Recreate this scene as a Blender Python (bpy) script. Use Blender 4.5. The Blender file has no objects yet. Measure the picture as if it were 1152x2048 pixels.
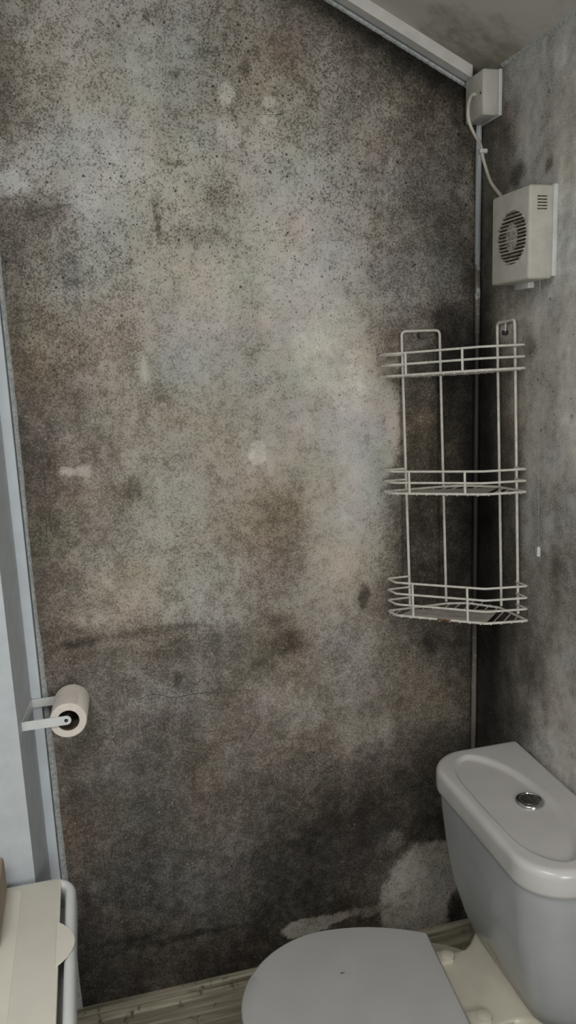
import bpy, bmesh, math, random
import numpy as np
from mathutils import Matrix, Vector
from statistics import NormalDist

random.seed(7)
scene = bpy.context.scene
COL = scene.collection

# ------------------------------------------------------------------ camera, light, exposure
cam_data = bpy.data.cameras.new('camera')
cam_data.sensor_fit = 'VERTICAL'
cam_data.sensor_height = 36.0
cam_data.lens = 27.42
cam_data.clip_start = 0.02
cam = bpy.data.objects.new('camera', cam_data)
COL.objects.link(cam)
_right = Vector((0.96659, -0.25349, -0.03799))
_fwd = Vector((0.24164, 0.95060, -0.19484)).normalized()
_right = (_right - _fwd * _right.dot(_fwd)).normalized()
_up = _right.cross(_fwd)
cam.matrix_world = Matrix(((_right.x, _up.x, -_fwd.x, 0.0),
                           (_right.y, _up.y, -_fwd.y, 0.0),
                           (_right.z, _up.z, -_fwd.z, 1.60),
                           (0, 0, 0, 1)))
scene.camera = cam

world = bpy.data.worlds.new('overcast_sky')
scene.world = world
world.use_nodes = True
world.node_tree.nodes['Background'].inputs[0].default_value = (1.0, 0.99, 0.97, 1)
world.node_tree.nodes['Background'].inputs[1].default_value = 6.0

# daylight comes in through a roof window in the slope and a small window in the rear wall;
# a portal marks each opening for the sky
WIN = (0.25, 0.78, 1.05, 1.95)         # x0, x1, z0, z1 of the rear window opening
SKY = (-0.85, -0.05, -0.80, 0.20)     # x0, x1, y0, y1 of the roof window opening
ROOF = math.atan(0.4755)
def portal(name, loc, rot, sx, sy):
    pl = bpy.data.lights.new(name, 'AREA')
    pl.shape = 'RECTANGLE'; pl.size = sx; pl.size_y = sy
    pl.cycles.is_portal = True
    o = bpy.data.objects.new(name, pl)
    o.location = loc; o.rotation_euler = rot
    COL.objects.link(o)
portal('window_daylight', ((WIN[0] + WIN[1]) / 2, -1.02, (WIN[2] + WIN[3]) / 2), (math.radians(90), 0, 0), WIN[1] - WIN[0], WIN[3] - WIN[2])
_sx = (SKY[0] + SKY[1]) / 2
portal('roof_window_daylight', (_sx, (SKY[2] + SKY[3]) / 2, 2.134 + .4755 * (.834 - _sx) + .02), (0, ROOF, 0), (SKY[1] - SKY[0]) / math.cos(ROOF), SKY[3] - SKY[2])

vs = scene.view_settings
vs.view_transform = 'Standard'
vs.look = 'None'
vs.gamma = 1.0
vs.use_curve_mapping = False
vs.exposure = 1.15

# ------------------------------------------------------------------ room measures (metres)
YB = 1.558        # back wall plane
XR = 0.834        # right wall plane
XL = -0.95        # far left wall
YR = -1.0         # rear wall (behind the camera)
SLOPE = 0.4755    # roof slope, falling towards the right wall
ZR = 2.134        # ceiling height at the right wall
def ceil_z(x):
    return ZR + SLOPE * (XR - x)

# ------------------------------------------------------------------ helpers
ORIGIN = {}

def link(o, parent=None, label=None, cat=None, group=None, kind=None):
    COL.objects.link(o)
    if parent is not None:
        o.parent = parent
    if label: o['label'] = label
    if cat: o['category'] = cat
    if group: o['group'] = group
    if kind: o['kind'] = kind
    return o

def thing(name, loc, label, cat, group=None, kind=None):
    e = bpy.data.objects.new(name, None)
    e.empty_display_size = 0.05
    e.location = loc
    link(e, None, label, cat, group, kind)
    ORIGIN[e.name] = Vector(loc)
    return e

def mk(name, verts, faces, mat, parent=None, smooth=False, label=None, cat=None, group=None, kind=None):
    off = ORIGIN.get(parent.name, Vector((0, 0, 0))) if parent else Vector((0, 0, 0))
    me = bpy.data.meshes.new(name)
    me.from_pydata([(v[0] - off.x, v[1] - off.y, v[2] - off.z) for v in verts], [], faces)
    me.validate()
    bm = bmesh.new(); bm.from_mesh(me)
    bmesh.ops.recalc_face_normals(bm, faces=bm.faces)
    bm.to_mesh(me); bm.free()
    if smooth:
        me.polygons.foreach_set('use_smooth', [True] * len(me.polygons))
        try:
            me.set_sharp_from_angle(angle=math.radians(smooth if smooth is not True else 40))
        except Exception:
            pass
    me.materials.append(mat)
    o = bpy.data.objects.new(name, me)
    link(o, parent, label, cat, group, kind)
    ORIGIN[o.name] = off
    return o

def join(*geos):
    V, F = [], []
    for v, f in geos:
        n = len(V)
        V += list(v)
        F += [tuple(i + n for i in q) for q in f]
    return V, F

def boxg(x0, x1, y0, y1, z0, z1, bev=0.0, seg=2):
    bm = bmesh.new()
    bmesh.ops.create_cube(bm, size=1.0)
    for v in bm.verts:
        v.co = Vector((x0 + (v.co.x + .5) * (x1 - x0), y0 + (v.co.y + .5) * (y1 - y0), z0 + (v.co.z + .5) * (z1 - z0)))
    if bev > 0:
        bmesh.ops.bevel(bm, geom=list(bm.edges), offset=bev, segments=seg, profile=0.5, affect='EDGES')
    bm.verts.index_update()
    V = [tuple(v.co) for v in bm.verts]
    F = [tuple(v.index for v in f.verts) for f in bm.faces]
    bm.free()
    return V, F

def prismg(outline, axis, a0, a1, bev=0.0, seg=2):
    """outline: list of 2D points, extruded along axis ('x','y','z') from a0 to a1"""
    def P(p, a):
        if axis == 'z': return (p[0], p[1], a)
        if axis == 'y': return (p[0], a, p[1])
        return (a, p[0], p[1])
    bm = bmesh.new()
    lo = [bm.verts.new(P(p, a0)) for p in outline]
    hi = [bm.verts.new(P(p, a1)) for p in outline]
    n = len(outline)
    bm.faces.new(lo[::-1]); bm.faces.new(hi)
    for i in range(n):
        bm.faces.new((lo[i], lo[(i + 1) % n], hi[(i + 1) % n], hi[i]))
    bmesh.ops.recalc_face_normals(bm, faces=bm.faces)
    if bev > 0:
        es = [e for e in bm.edges if (e.verts[0] in lo and e.verts[1] in lo) or (e.verts[0] in hi and e.verts[1] in hi)]
        bmesh.ops.bevel(bm, geom=es, offset=bev, segments=seg, profile=0.5, affect='EDGES')
    bm.verts.index_update()
    V = [tuple(v.co) for v in bm.verts]
    F = [tuple(v.index for v in f.verts) for f in bm.faces]
    bm.free()
    return V, F

def smooth_path(pts, n=8):
    """Catmull-Rom through the points"""
    P = [Vector(p) for p in pts]
    P = [P[0] * 2 - P[1]] + P + [P[-1] * 2 - P[-2]]
    out = []
    for i in range(1, len(P) - 2):
        for k in range(n):
            t = k / n
            a, b, c, d = P[i - 1], P[i], P[i + 1], P[i + 2]
            out.append(0.5 * ((2 * b) + (c - a) * t + (2 * a - 5 * b + 4 * c - d) * t * t + (3 * b - a - 3 * c + d) * t ** 3))
    out.append(P[-2])
    return out

def round_path(pts, r, n=5):
    """polyline with corners rounded to radius about r"""
    P = [Vector(p) for p in pts]
    out = [P[0]]
    for i in range(1, len(P) - 1):
        a, b, c = P[i - 1], P[i], P[i + 1]
        rr = min(r, (a - b).length * .45, (c - b).length * .45)
        p0 = b + (a - b).normalized() * rr
        p1 = b + (c - b).normalized() * rr
        for k in range(n + 1):
            t = k / n
            out.append(p0 * (1 - t) ** 2 + b * 2 * t * (1 - t) + p1 * t * t)
    out.append(P[-1])
    return out

def tubeg(path, r, seg=8, closed=False):
    P = [Vector(p) for p in path]
    n = len(P)
    V, F = [], []
    prev = None
    for i, p in enumerate(P):
        if closed:
            t = (P[(i + 1) % n] - P[i - 1])
        else:
            t = P[min(i + 1, n - 1)] - P[max(i - 1, 0)]
        if t.length < 1e-9: t = Vector((0, 0, 1))
        t.normalize()
        if prev is None:
            u = t.orthogonal().normalized()
        else:
            u = prev - t * prev.dot(t)
            if u.length < 1e-6: u = t.orthogonal()
            u.normalize()
        prev = u
        w = t.cross(u)
        rad = r[i] if isinstance(r, (list, tuple)) else r
        for k in range(seg):
            a = 2 * math.pi * k / seg
            V.append(tuple(p + (u * math.cos(a) + w * math.sin(a)) * rad))
    m = n if closed else n - 1
    for i in range(m):
        j = (i + 1) % n
        for k in range(seg):
            F.append((i * seg + k, i * seg + (k + 1) % seg, j * seg + (k + 1) % seg, j * seg + k))
    if not closed:
        F.append(tuple(range(seg))[::-1])
        F.append(tuple((n - 1) * seg + k for k in range(seg)))
    return V, F

def loftg(rings, cap0=True, cap1=True):
    n = len(rings[0])
    V = [p for r in rings for p in r]
    F = []
    for i in range(len(rings) - 1):
        for k in range(n):
            F.append((i * n + k, i * n + (k + 1) % n, (i + 1) * n + (k + 1) % n, (i + 1) * n + k))
    if cap0: F.append(tuple(range(n))[::-1])
    if cap1: F.append(tuple((len(rings) - 1) * n + k for k in range(n)))
    return V, F

def rrect(x0, x1, y0, y1, r, n=6):
    """rounded rectangle outline; r = one radius or four (x1y1, x0y1, x0y0, x1y0)"""
    R = r if isinstance(r, (list, tuple)) else (r, r, r, r)
    out = []
    for (cx, cy, a0, q) in ((x1 - R[0], y1 - R[0], 0, R[0]), (x0 + R[1], y1 - R[1], 90, R[1]),
                            (x0 + R[2], y0 + R[2], 180, R[2]), (x1 - R[3], y0 + R[3], 270, R[3])):
        for k in range(n + 1):
            a = math.radians(a0 + 90 * k / n)
            out.append((cx + q * math.cos(a), cy + q * math.sin(a)))
    return out

# ------------------------------------------------------------------ materials
def lin(c):
    c = c / 255.0
    return c / 12.92 if c <= 0.04045 else ((c + 0.055) / 1.055) ** 2.4

def nodes_of(name):
    m = bpy.data.materials.new(name)
    m.use_nodes = True
    nt = m.node_tree
    return m, nt, nt.nodes['Principled BSDF']

def N(nt, kind, **kw):
    n = nt.nodes.new(kind)
    for k, v in kw.items():
        if k in n.bl_rna.properties.keys():
            setattr(n, k, v)
        else:
            n.inputs[k].default_value = v
    return n

def mixc(nt, fac, a, b, mode='MIX'):
    n = nt.nodes.new('ShaderNodeMix')
    n.data_type = 'RGBA'; n.blend_type = mode; n.clamp_factor = True
    for s, v in ((n.inputs[0], fac), (n.inputs[6], a), (n.inputs[7], b)):
        if isinstance(v, bpy.types.NodeSocket): nt.links.new(v, s)
        else: s.default_value = v
    return n.outputs[2]

def math_(nt, op, a, b=0.0, c=None):
    n = nt.nodes.new('ShaderNodeMath'); n.operation = op
    for s, v in zip(n.inputs, (a, b, c)):
        if v is None: continue
        if isinstance(v, bpy.types.NodeSocket): nt.links.new(v, s)
        else: s.default_value = v
    return n.outputs[0]

def ramp_(nt, val, a, b, smooth=True, lo=0.0, hi=1.0):
    n = nt.nodes.new('ShaderNodeMapRange')
    n.interpolation_type = 'SMOOTHSTEP' if smooth else 'LINEAR'
    for s, v in zip((n.inputs[0], n.inputs[1], n.inputs[2], n.inputs[3], n.inputs[4]), (val, a, b, lo, hi)):
        if isinstance(v, bpy.types.NodeSocket): nt.links.new(v, s)
        else: s.default_value = v
    return n.outputs[0]

def obj_coords(nt):
    return nt.nodes.new('ShaderNodeTexCoord').outputs['Object']

def noise(nt, vec, scale, detail=2.0, rough=0.5):
    n = nt.nodes.new('ShaderNodeTexNoise')
    nt.links.new(vec, n.inputs['Vector'])
    n.inputs['Scale'].default_value = scale
    n.inputs['Detail'].default_value = detail
    n.inputs['Roughness'].default_value = rough
    return n.outputs['Fac']

def voro(nt, vec, scale):
    n = nt.nodes.new('ShaderNodeTexVoronoi')
    nt.links.new(vec, n.inputs['Vector'])
    n.inputs['Scale'].default_value = scale
    return n.outputs['Distance'], n.outputs['Color']

def plain(name, rgb, rough=0.5, metallic=0.0, var=0.06, scale=30.0, bump=0.0, bscale=200.0, dirt=None, dirt_scale=25.0, dirt_thr=0.62, spec=0.5):
    """procedural paint / plastic: base colour with soft variation, optional dirt specks and fine bump"""
    m, nt, p = nodes_of(name)
    v = obj_coords(nt)
    base = tuple(rgb) + (1,)
    n = noise(nt, v, scale, 3.0)
    dark = tuple(c * (1 - var * 2) for c in rgb) + (1,)
    lite = tuple(min(1, c * (1 + var)) for c in rgb) + (1,)
    col = mixc(nt, ramp_(nt, n, 0.3, 0.7), dark, lite)
    if dirt:
        d = noise(nt, v, dirt_scale, 5.0, 0.65)
        col = mixc(nt, ramp_(nt, d, dirt_thr, dirt_thr + 0.09), col, tuple(dirt) + (1,))
    nt.links.new(col, p.inputs['Base Color'])
    p.inputs['Roughness'].default_value = rough
    p.inputs['Metallic'].default_value = metallic
    p.inputs['Specular IOR Level'].default_value = spec
    if bump > 0:
        b = nt.nodes.new('ShaderNodeBump')
        b.inputs['Strength'].default_value = bump
        b.inputs['Distance'].default_value = 0.001
        nt.links.new(noise(nt, v, bscale, 3.0), b.inputs['Height'])
        nt.links.new(b.outputs['Normal'], p.inputs['Normal'])
    return m

M = {}
M['white_wall'] = plain('white_painted_wall', (0.52, 0.555, 0.58), 0.75, var=0.03, bump=0.25, bscale=90, dirt=(0.42, 0.41, 0.38), dirt_scale=38, dirt_thr=0.70, spec=0.2)
M['room_white'] = plain('aged_white_paint', (0.55, 0.56, 0.55), 0.8, var=0.05, spec=0.2)
M['trim'] = plain('white_gloss_trim', (0.62, 0.665, 0.71), 0.5, var=0.03, scale=18, dirt=(0.40, 0.40, 0.38), dirt_scale=45, dirt_thr=0.72, spec=0.3)
M['caulk'] = plain('white_caulk', (0.40, 0.415, 0.405), 0.7, var=0.14, scale=160, bump=0.6, bscale=260, spec=0.2)
M['groove'] = plain('dark_groove', (0.13, 0.14, 0.15), 0.9, spec=0.1)
M['beam'] = plain('cream_ceiling_batten', (0.60, 0.585, 0.55), 0.6, var=0.04, dirt=(0.33, 0.31, 0.26), dirt_scale=20, dirt_thr=0.74, spec=0.25)
M['plastic'] = plain('aged_cream_plastic', (0.50, 0.485, 0.43), 0.45, var=0.05, scale=40, dirt=(0.33, 0.31, 0.26), dirt_scale=60, dirt_thr=0.72, spec=0.35)
M['plastic_white'] = plain('white_plastic', (0.60, 0.61, 0.60), 0.45, var=0.04, spec=0.35)
M['dark'] = plain('dark_dusty_void', (0.085, 0.07, 0.056), 0.9, var=0.3, scale=120, spec=0.1)
M['dust'] = plain('dusty_grille_plastic', (0.36, 0.34, 0.29), 0.7, var=0.2, scale=160, dirt=(0.10, 0.085, 0.07), dirt_scale=110, dirt_thr=0.56, spec=0.2)
M['cable'] = plain('cream_cable_sheath', (0.56, 0.53, 0.46), 0.5, var=0.05, spec=0.3)
M['cord'] = plain('grimy_cord', (0.34, 0.33, 0.30), 0.8, spec=0.1)
M['wire'] = plain('white_coated_wire', (0.62, 0.59, 0.53), 0.38, var=0.07, scale=90, dirt=(0.40, 0.33, 0.26), dirt_scale=130, dirt_thr=0.72)
M['rust'] = plain('rusty_wire', (0.16, 0.09, 0.05), 0.85, var=0.3, scale=200, spec=0.2)
M['tray'] = plain('grey_plastic_tray', (0.50, 0.465, 0.415), 0.6, var=0.08, scale=40, dirt=(0.10, 0.09, 0.075), dirt_scale=90, dirt_thr=0.66, spec=0.3)
M['screw'] = plain('grey_steel_screw', (0.10, 0.095, 0.09), 0.5, 0.6, var=0.2, scale=200)
M['chrome'] = plain('worn_chrome', (0.55, 0.56, 0.56), 0.12, 1.0, var=0.05)
M['chrome_dark'] = plain('chrome_button_inset', (0.30, 0.31, 0.32), 0.22, 1.0, var=0.12, scale=70)
M['seat'] = plain('white_seat_plastic', (0.415, 0.412, 0.40), 0.42, var=0.02, scale=12, dirt=(0.45, 0.44, 0.41), dirt_scale=70, dirt_thr=0.76, spec=0.35)
M['deck'] = plain('yellowed_ceramic', (0.53, 0.495, 0.405), 0.25, var=0.05, scale=14, dirt=(0.42, 0.36, 0.24), dirt_scale=26, dirt_thr=0.70)
M['ink'] = plain('dark_print', (0.06, 0.06, 0.06), 0.6)
M['paper'] = plain('toilet_paper', (0.72, 0.66, 0.60), 0.95, var=0.03, scale=60, bump=0.4, bscale=500, spec=0.1)
M['core'] = plain('brown_card_core', (0.13, 0.10, 0.08), 0.95, var=0.1, scale=80, spec=0.1)
M['bracket'] = plain('white_enamelled_bracket', (0.66, 0.68, 0.68), 0.35, var=0.03)
M['hamper_lid'] = plain('cream_hamper_lid', (0.70, 0.665, 0.58), 0.5, var=0.02, scale=10, dirt=(0.45, 0.41, 0.32), dirt_scale=40, dirt_thr=0.77, spec=0.3)
M['hamper'] = plain('white_hamper_plastic', (0.66, 0.67, 0.66), 0.45, var=0.02, scale=10, dirt=(0.42, 0.38, 0.30), dirt_scale=40, dirt_thr=0.78, spec=0.3)
M['tan'] = plain('tan_wood', (0.36, 0.29, 0.22), 0.7, var=0.06, scale=20, spec=0.2)
M['crack'] = plain('crack_shadow', (0.05, 0.047, 0.042), 0.95, spec=0.05)

def ceramic():
    m, nt, p = nodes_of('white_ceramic')
    v = obj_coords(nt)
    col = mixc(nt, ramp_(nt, noise(nt, v, 9, 2), .3, .7), (0.49, 0.475, 0.455, 1), (0.54, 0.525, 0.505, 1))
    nt.links.new(col, p.inputs['Base Color'])
    p.inputs['Roughness'].default_value = 0.22
    p.inputs['Specular IOR Level'].default_value = 0.5
    return m
M['ceramic'] = ceramic()

def cistern_mat():
    """white ceramic, darkened to paint in shade on the body, with one brown lime drip low on the front"""
    m, nt, p = nodes_of('shaded_stained_ceramic')
    v = obj_coords(nt)
    col = mixc(nt, ramp_(nt, noise(nt, v, 9, 2), .3, .7), (0.36, 0.37, 0.37, 1), (0.40, 0.41, 0.41, 1))  # same ceramic as the lid, colour lowered to imitate weaker light
    mp = nt.nodes.new('ShaderNodeMapping')
    nt.links.new(v, mp.inputs['Vector'])
    mp.vector_type = 'POINT'
    mp.inputs['Location'].default_value = STAIN_SHIFT
    mp.inputs['Scale'].default_value = (1, 1, 1)
    sep = nt.nodes.new('ShaderNodeSeparateXYZ'); nt.links.new(mp.outputs[0], sep.inputs[0])
    wob = noise(nt, v, 90, 3)
    yy = math_(nt, 'ADD', sep.outputs[1], math_(nt, 'MULTIPLY', math_(nt, 'SUBTRACT', wob, 0.5), 0.012))
    e = math_(nt, 'ADD', math_(nt, 'POWER', math_(nt, 'DIVIDE', yy, 0.026), 2.0), math_(nt, 'POWER', math_(nt, 'DIVIDE', sep.outputs[2], 0.017), 2.0))
    col = mixc(nt, ramp_(nt, e, 1.1, 0.8, True), col, (0.30, 0.25, 0.165, 1))
    nt.links.new(col, p.inputs['Base Color'])
    p.inputs['Roughness'].default_value = 0.22
    return m

def wood_skirting():
    m, nt, p = nodes_of('yellowed_skirting_paint')
    v = obj_coords(nt)
    mp = nt.nodes.new('ShaderNodeMapping'); nt.links.new(v, mp.inputs['Vector'])
    mp.inputs['Scale'].default_value = (2.0, 30, 45)
    g = noise(nt, mp.outputs[0], 2.2, 4, 0.6)
    col = mixc(nt, ramp_(nt, g, .38, .66), (0.20, 0.175, 0.125, 1), (0.40, 0.365, 0.275, 1))
    d = noise(nt, v, 34, 5, .65)
    col = mixc(nt, ramp_(nt, d, .58, .70), col, (0.075, 0.06, 0.042, 1))
    nt.links.new(col, p.inputs['Base Color'])
    p.inputs['Roughness'].default_value = 0.6
    return m
M['skirting'] = wood_skirting()

def pipe_mat():
    """pale blue-grey paint, overgrown by brown mould below head height"""
    m, nt, p = nodes_of('mouldy_painted_pipe')
    v = obj_coords(nt)
    sep = nt.nodes.new('ShaderNodeSeparateXYZ'); nt.links.new(v, sep.inputs[0])
    n = noise(nt, v, 45, 4, .6)
    low = ramp_(nt, sep.outputs[2], 1.95, 1.66)
    thr = math_(nt, 'SUBTRACT', 0.74, math_(nt, 'MULTIPLY', low, 0.44))
    col = mixc(nt, ramp_(nt, n, thr, math_(nt, 'ADD', thr, 0.1)), (0.40, 0.43, 0.44, 1), (0.15, 0.125, 0.10, 1))
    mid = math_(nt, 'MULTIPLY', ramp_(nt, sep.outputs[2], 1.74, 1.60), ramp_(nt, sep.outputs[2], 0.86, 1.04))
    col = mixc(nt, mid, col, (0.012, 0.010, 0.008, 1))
    nt.links.new(col, p.inputs['Base Color'])
    p.inputs['Roughness'].default_value = 0.6
    return m
M['pipe'] = pipe_mat()

def ceiling_mat():
    m, nt, p = nodes_of('mouldy_ceiling_paint')
    v = obj_coords(nt)
    big = noise(nt, v, 5.0, 4, .55)
    fine = noise(nt, v, 60, 4, .6)
    f = math_(nt, 'ADD', math_(nt, 'MULTIPLY', big, .8), math_(nt, 'MULTIPLY', fine, .2))
    col = mixc(nt, ramp_(nt, f, .40, .62), (0.50, 0.485, 0.44, 1), (0.27, 0.25, 0.205, 1))
    nt.links.new(col, p.inputs['Base Color'])
    p.inputs['Roughness'].default_value = 0.85
    p.inputs['Specular IOR Level'].default_value = 0.2
    return m
M['ceiling'] = ceiling_mat()

def floor_mat():
    m, nt, p = nodes_of('worn_vinyl_floor')
    v = obj_coords(nt)
    col = mixc(nt, ramp_(nt, noise(nt, v, 12, 5, .6), .35, .7), (0.12, 0.11, 0.095, 1), (0.21, 0.195, 0.165, 1))
    nt.links.new(col, p.inputs['Base Color'])
    p.inputs['Roughness'].default_value = 0.6
    return m
M['floor'] = floor_mat()

def mould_wall_mat():
    """paint (attribute clean) under a mould film (attribute mould) that a fine noise breaks up at the local
    threshold; separate round colonies (attribute spot); pale nubs of plaster where the film is thick"""
    m, nt, p = nodes_of('mouldy_wall_paint')
    v = obj_coords(nt)
    def attr(n):
        a = nt.nodes.new('ShaderNodeAttribute'); a.attribute_name = n; return a
    hi, lo, par = attr('clean'), attr('mould'), attr('grain')
    sp = nt.nodes.new('ShaderNodeSeparateColor'); nt.links.new(par.outputs['Color'], sp.inputs[0])
    thr, spot, nub = sp.outputs[0], sp.outputs[1], sp.outputs[2]
    n1 = noise(nt, v, 320, 4.0, 0.72)
    n2 = noise(nt, v, 46, 2, 0.5)
    f = math_(nt, 'ADD', math_(nt, 'MULTIPLY', n1, 0.80), math_(nt, 'MULTIPLY', n2, 0.20))
    cov = ramp_(nt, f, math_(nt, 'SUBTRACT', thr, 0.045), math_(nt, 'ADD', thr, 0.045))
    col = mixc(nt, cov, hi.outputs['Color'], lo.outputs['Color'])
    g = noise(nt, v, 640, 2.0, 0.6)
    tone = ramp_(nt, g, .30, .70, False, .74, 1.26)
    tc = nt.nodes.new('ShaderNodeCombineColor')
    for k_ in range(3): nt.links.new(tone, tc.inputs[k_])
    col = mixc(nt, 1.0, col, tc.outputs[0], 'MULTIPLY')
    # round colonies, three sizes
    for sc, rmax, strength, dens in ((215, 0.44, .62, 1.0), (112, 0.42, .88, .85), (60, 0.36, .92, .52)):
        d, c = voro(nt, v, sc)
        s2 = nt.nodes.new('ShaderNodeSeparateColor'); nt.links.new(c, s2.inputs[0])
        lim = math_(nt, 'SUBTRACT', math_(nt, 'MULTIPLY', spot, dens), s2.outputs[0])     # > 0: the cell has a colony
        r = math_(nt, 'MULTIPLY', math_(nt, 'ADD', math_(nt, 'MULTIPLY', math_(nt, 'POWER', s2.outputs[1], 1.4), .70), .30), rmax)
        wob = math_(nt, 'ADD', d, math_(nt, 'MULTIPLY', math_(nt, 'SUBTRACT', n1, .5), .45))
        disc = ramp_(nt, wob, r, math_(nt, 'MULTIPLY', r, .50))
        k = math_(nt, 'MULTIPLY', math_(nt, 'MULTIPLY', disc, ramp_(nt, lim, 0.0, 0.10)), strength)
        dk = mixc(nt, 1.0, lo.outputs['Color'], (0.31, 0.31, 0.285, 1), 'MULTIPLY')
        col = mixc(nt, k, col, dk)
    # pale nubs
    d, c = voro(nt, v, 110)
    s3 = nt.nodes.new('ShaderNodeSeparateColor'); nt.links.new(c, s3.inputs[0])
    k = math_(nt, 'MULTIPLY', ramp_(nt, d, .30, .12), ramp_(nt, s3.outputs[2], .90, .96))
    k = math_(nt, 'MULTIPLY', k, nub)
    lt = mixc(nt, 1.0, hi.outputs['Color'], (1.9, 1.85, 1.75, 1), 'MULTIPLY')
    col = mixc(nt, k, col, lt)
    nt.links.new(col, p.inputs['Base Color'])
    p.inputs['Roughness'].default_value = 0.88
    p.inputs['Specular IOR Level'].default_value = 0.18
    b = nt.nodes.new('ShaderNodeBump')
    b.inputs['Strength'].default_value = 0.30
    b.inputs['Distance'].default_value = 0.0012
    h = math_(nt, 'ADD', math_(nt, 'MULTIPLY', noise(nt, v, 28, 4, .6), 1.2), math_(nt, 'MULTIPLY', n1, .5))
    nt.links.new(h, b.inputs['Height'])
    nt.links.new(b.outputs['Normal'], p.inputs['Normal'])
    return m
M['mould'] = mould_wall_mat()

# ------------------------------------------------------------------ mould and brightness of the two damp walls, read by eye from the image
# paint tone (0 black .. 255 white) of the mould, some vignette and light falloff in it, positions and tones from image pixels, converted to wall metres
BACK_TONE = [  # rows from z=.15 up, step .0625 m; columns from x=-.16, step .0625 m
    [47,45,45,44,43,42,41,42,45,52,55,55,62,74,71,52,37],
    [47,45,45,45,45,44,45,48,52,59,61,59,66,84,80,61,41],
    [48,47,48,48,48,50,52,53,53,64,65,58,69,91,94,80,48],
    [52,52,51,54,60,63,63,57,52,52,49,51,70,91,94,80,62],
    [61,58,55,59,66,71,71,59,50,46,45,50,61,80,81,68,58],
    [68,65,62,63,69,74,73,63,52,47,47,49,54,59,55,50,49],
    [72,70,66,65,70,74,75,67,57,51,49,50,52,56,54,48,44],
    [74,72,69,69,72,74,76,71,63,57,54,55,57,61,59,53,47],
    [73,73,73,73,75,74,75,75,72,69,68,70,69,70,67,59,51],
    [75,76,78,76,76,77,81,85,84,83,85,88,84,81,75,66,52],
    [80,81,87,78,77,80,84,87,91,97,99,99,91,86,78,66,49],
    [83,86,91,84,82,85,89,91,100,109,102,98,94,87,77,63,45],
    [84,85,93,94,93,91,91,91,94,100,101,100,95,85,74,61,42],
    [79,81,88,88,87,87,88,87,87,95,103,103,93,82,70,58,35],
    [72,75,83,86,85,84,87,89,92,103,112,111,91,69,56,49,24],
    [71,79,91,101,107,110,109,107,109,115,123,124,100,65,43,37,18],
    [75,87,102,113,118,121,120,115,111,116,129,135,111,69,44,38,17],
    [69,80,98,113,120,122,121,114,108,110,130,139,119,77,50,41,17],
    [65,74,93,110,118,123,121,116,112,117,134,143,127,85,53,41,16],
    [66,76,97,108,116,126,122,118,121,122,133,140,131,88,52,39,16],
    [66,73,98,105,115,124,123,123,128,125,133,144,135,91,52,38,16],
    [71,75,98,109,115,117,120,122,123,125,134,144,133,89,50,37,16],
    [73,77,95,106,113,115,118,120,120,127,137,146,130,89,55,40,17],
    [74,78,92,104,111,118,123,124,124,134,146,146,126,93,62,40,17],
    [79,83,94,106,113,123,128,130,131,139,149,140,121,98,75,52,28],
    [79,85,98,110,118,126,132,135,138,143,145,137,119,102,85,66,45],
    [78,84,100,111,120,126,130,133,137,142,142,134,115,96,84,72,54],
    [77,83,103,117,121,125,122,124,129,136,136,128,110,91,81,74,59],
    [103,104,116,129,131,126,123,125,127,131,131,125,110,92,81,71,57],
    [103,107,126,132,133,129,126,130,128,128,128,120,106,93,81,68,56],
    [83,84,113,130,131,128,122,123,120,121,118,110,102,91,78,63,49],
    [84,84,106,124,126,124,117,110,108,110,108,104,96,84,69,52,43],
    [94,93,112,121,120,118,114,108,101,100,100,94,79,61,48,43,41],
    [93,94,111,120,119,115,112,108,100,96,89,73,57,49,43,42,42],
    [93,93,108,119,120,117,112,110,102,92,77,60,49,45,42,42,42],
    [93,93,106,118,120,118,112,110,103,93,78,60,50,45,42,42,42],
    [93,93,104,118,120,118,113,110,104,93,79,61,50,45,42,42,42],
]
RIGHT_TONE = [  # rows from z=.6 up, step .08 m; columns from y=1.56 towards the room, step .04 m
    [46,45,49,55,66,79,92,103,111,116,118,119],
    [44,44,49,52,66,83,100,113,120,124,126,125],
    [41,39,47,55,66,100,105,127,129,132,133,132],
    [39,39,44,54,72,88,99,126,132,134,137,135],
    [34,33,32,48,70,86,98,110,129,131,134,133],
    [32,32,29,52,66,86,92,102,113,123,130,127],
    [22,21,33,50,66,87,97,102,108,117,119,119],
    [24,25,34,55,64,93,102,104,102,113,116,117],
    [21,21,33,60,72,112,115,117,115,118,119,120],
    [24,28,41,65,83,114,121,124,127,130,129,127],
    [21,23,44,80,90,121,126,128,132,142,139,134],
    [26,33,53,90,106,121,128,133,139,147,144,139],
    [25,32,52,97,110,123,130,136,142,153,148,142],
    [29,47,83,120,125,130,134,137,139,143,144,142],
    [45,60,81,97,111,122,139,148,152,154,148,144],
    [61,68,77,83,105,115,139,147,152,154,150,145],
    [67,74,80,94,109,117,132,143,151,152,148,144],
    [67,75,86,105,124,131,137,141,145,145,144,142],
    [66,79,87,110,127,133,138,143,143,143,142,141],
    [82,100,108,121,130,134,138,142,142,142,141,139],
    [83,96,106,118,125,130,135,138,139,139,138,137],
]
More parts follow.
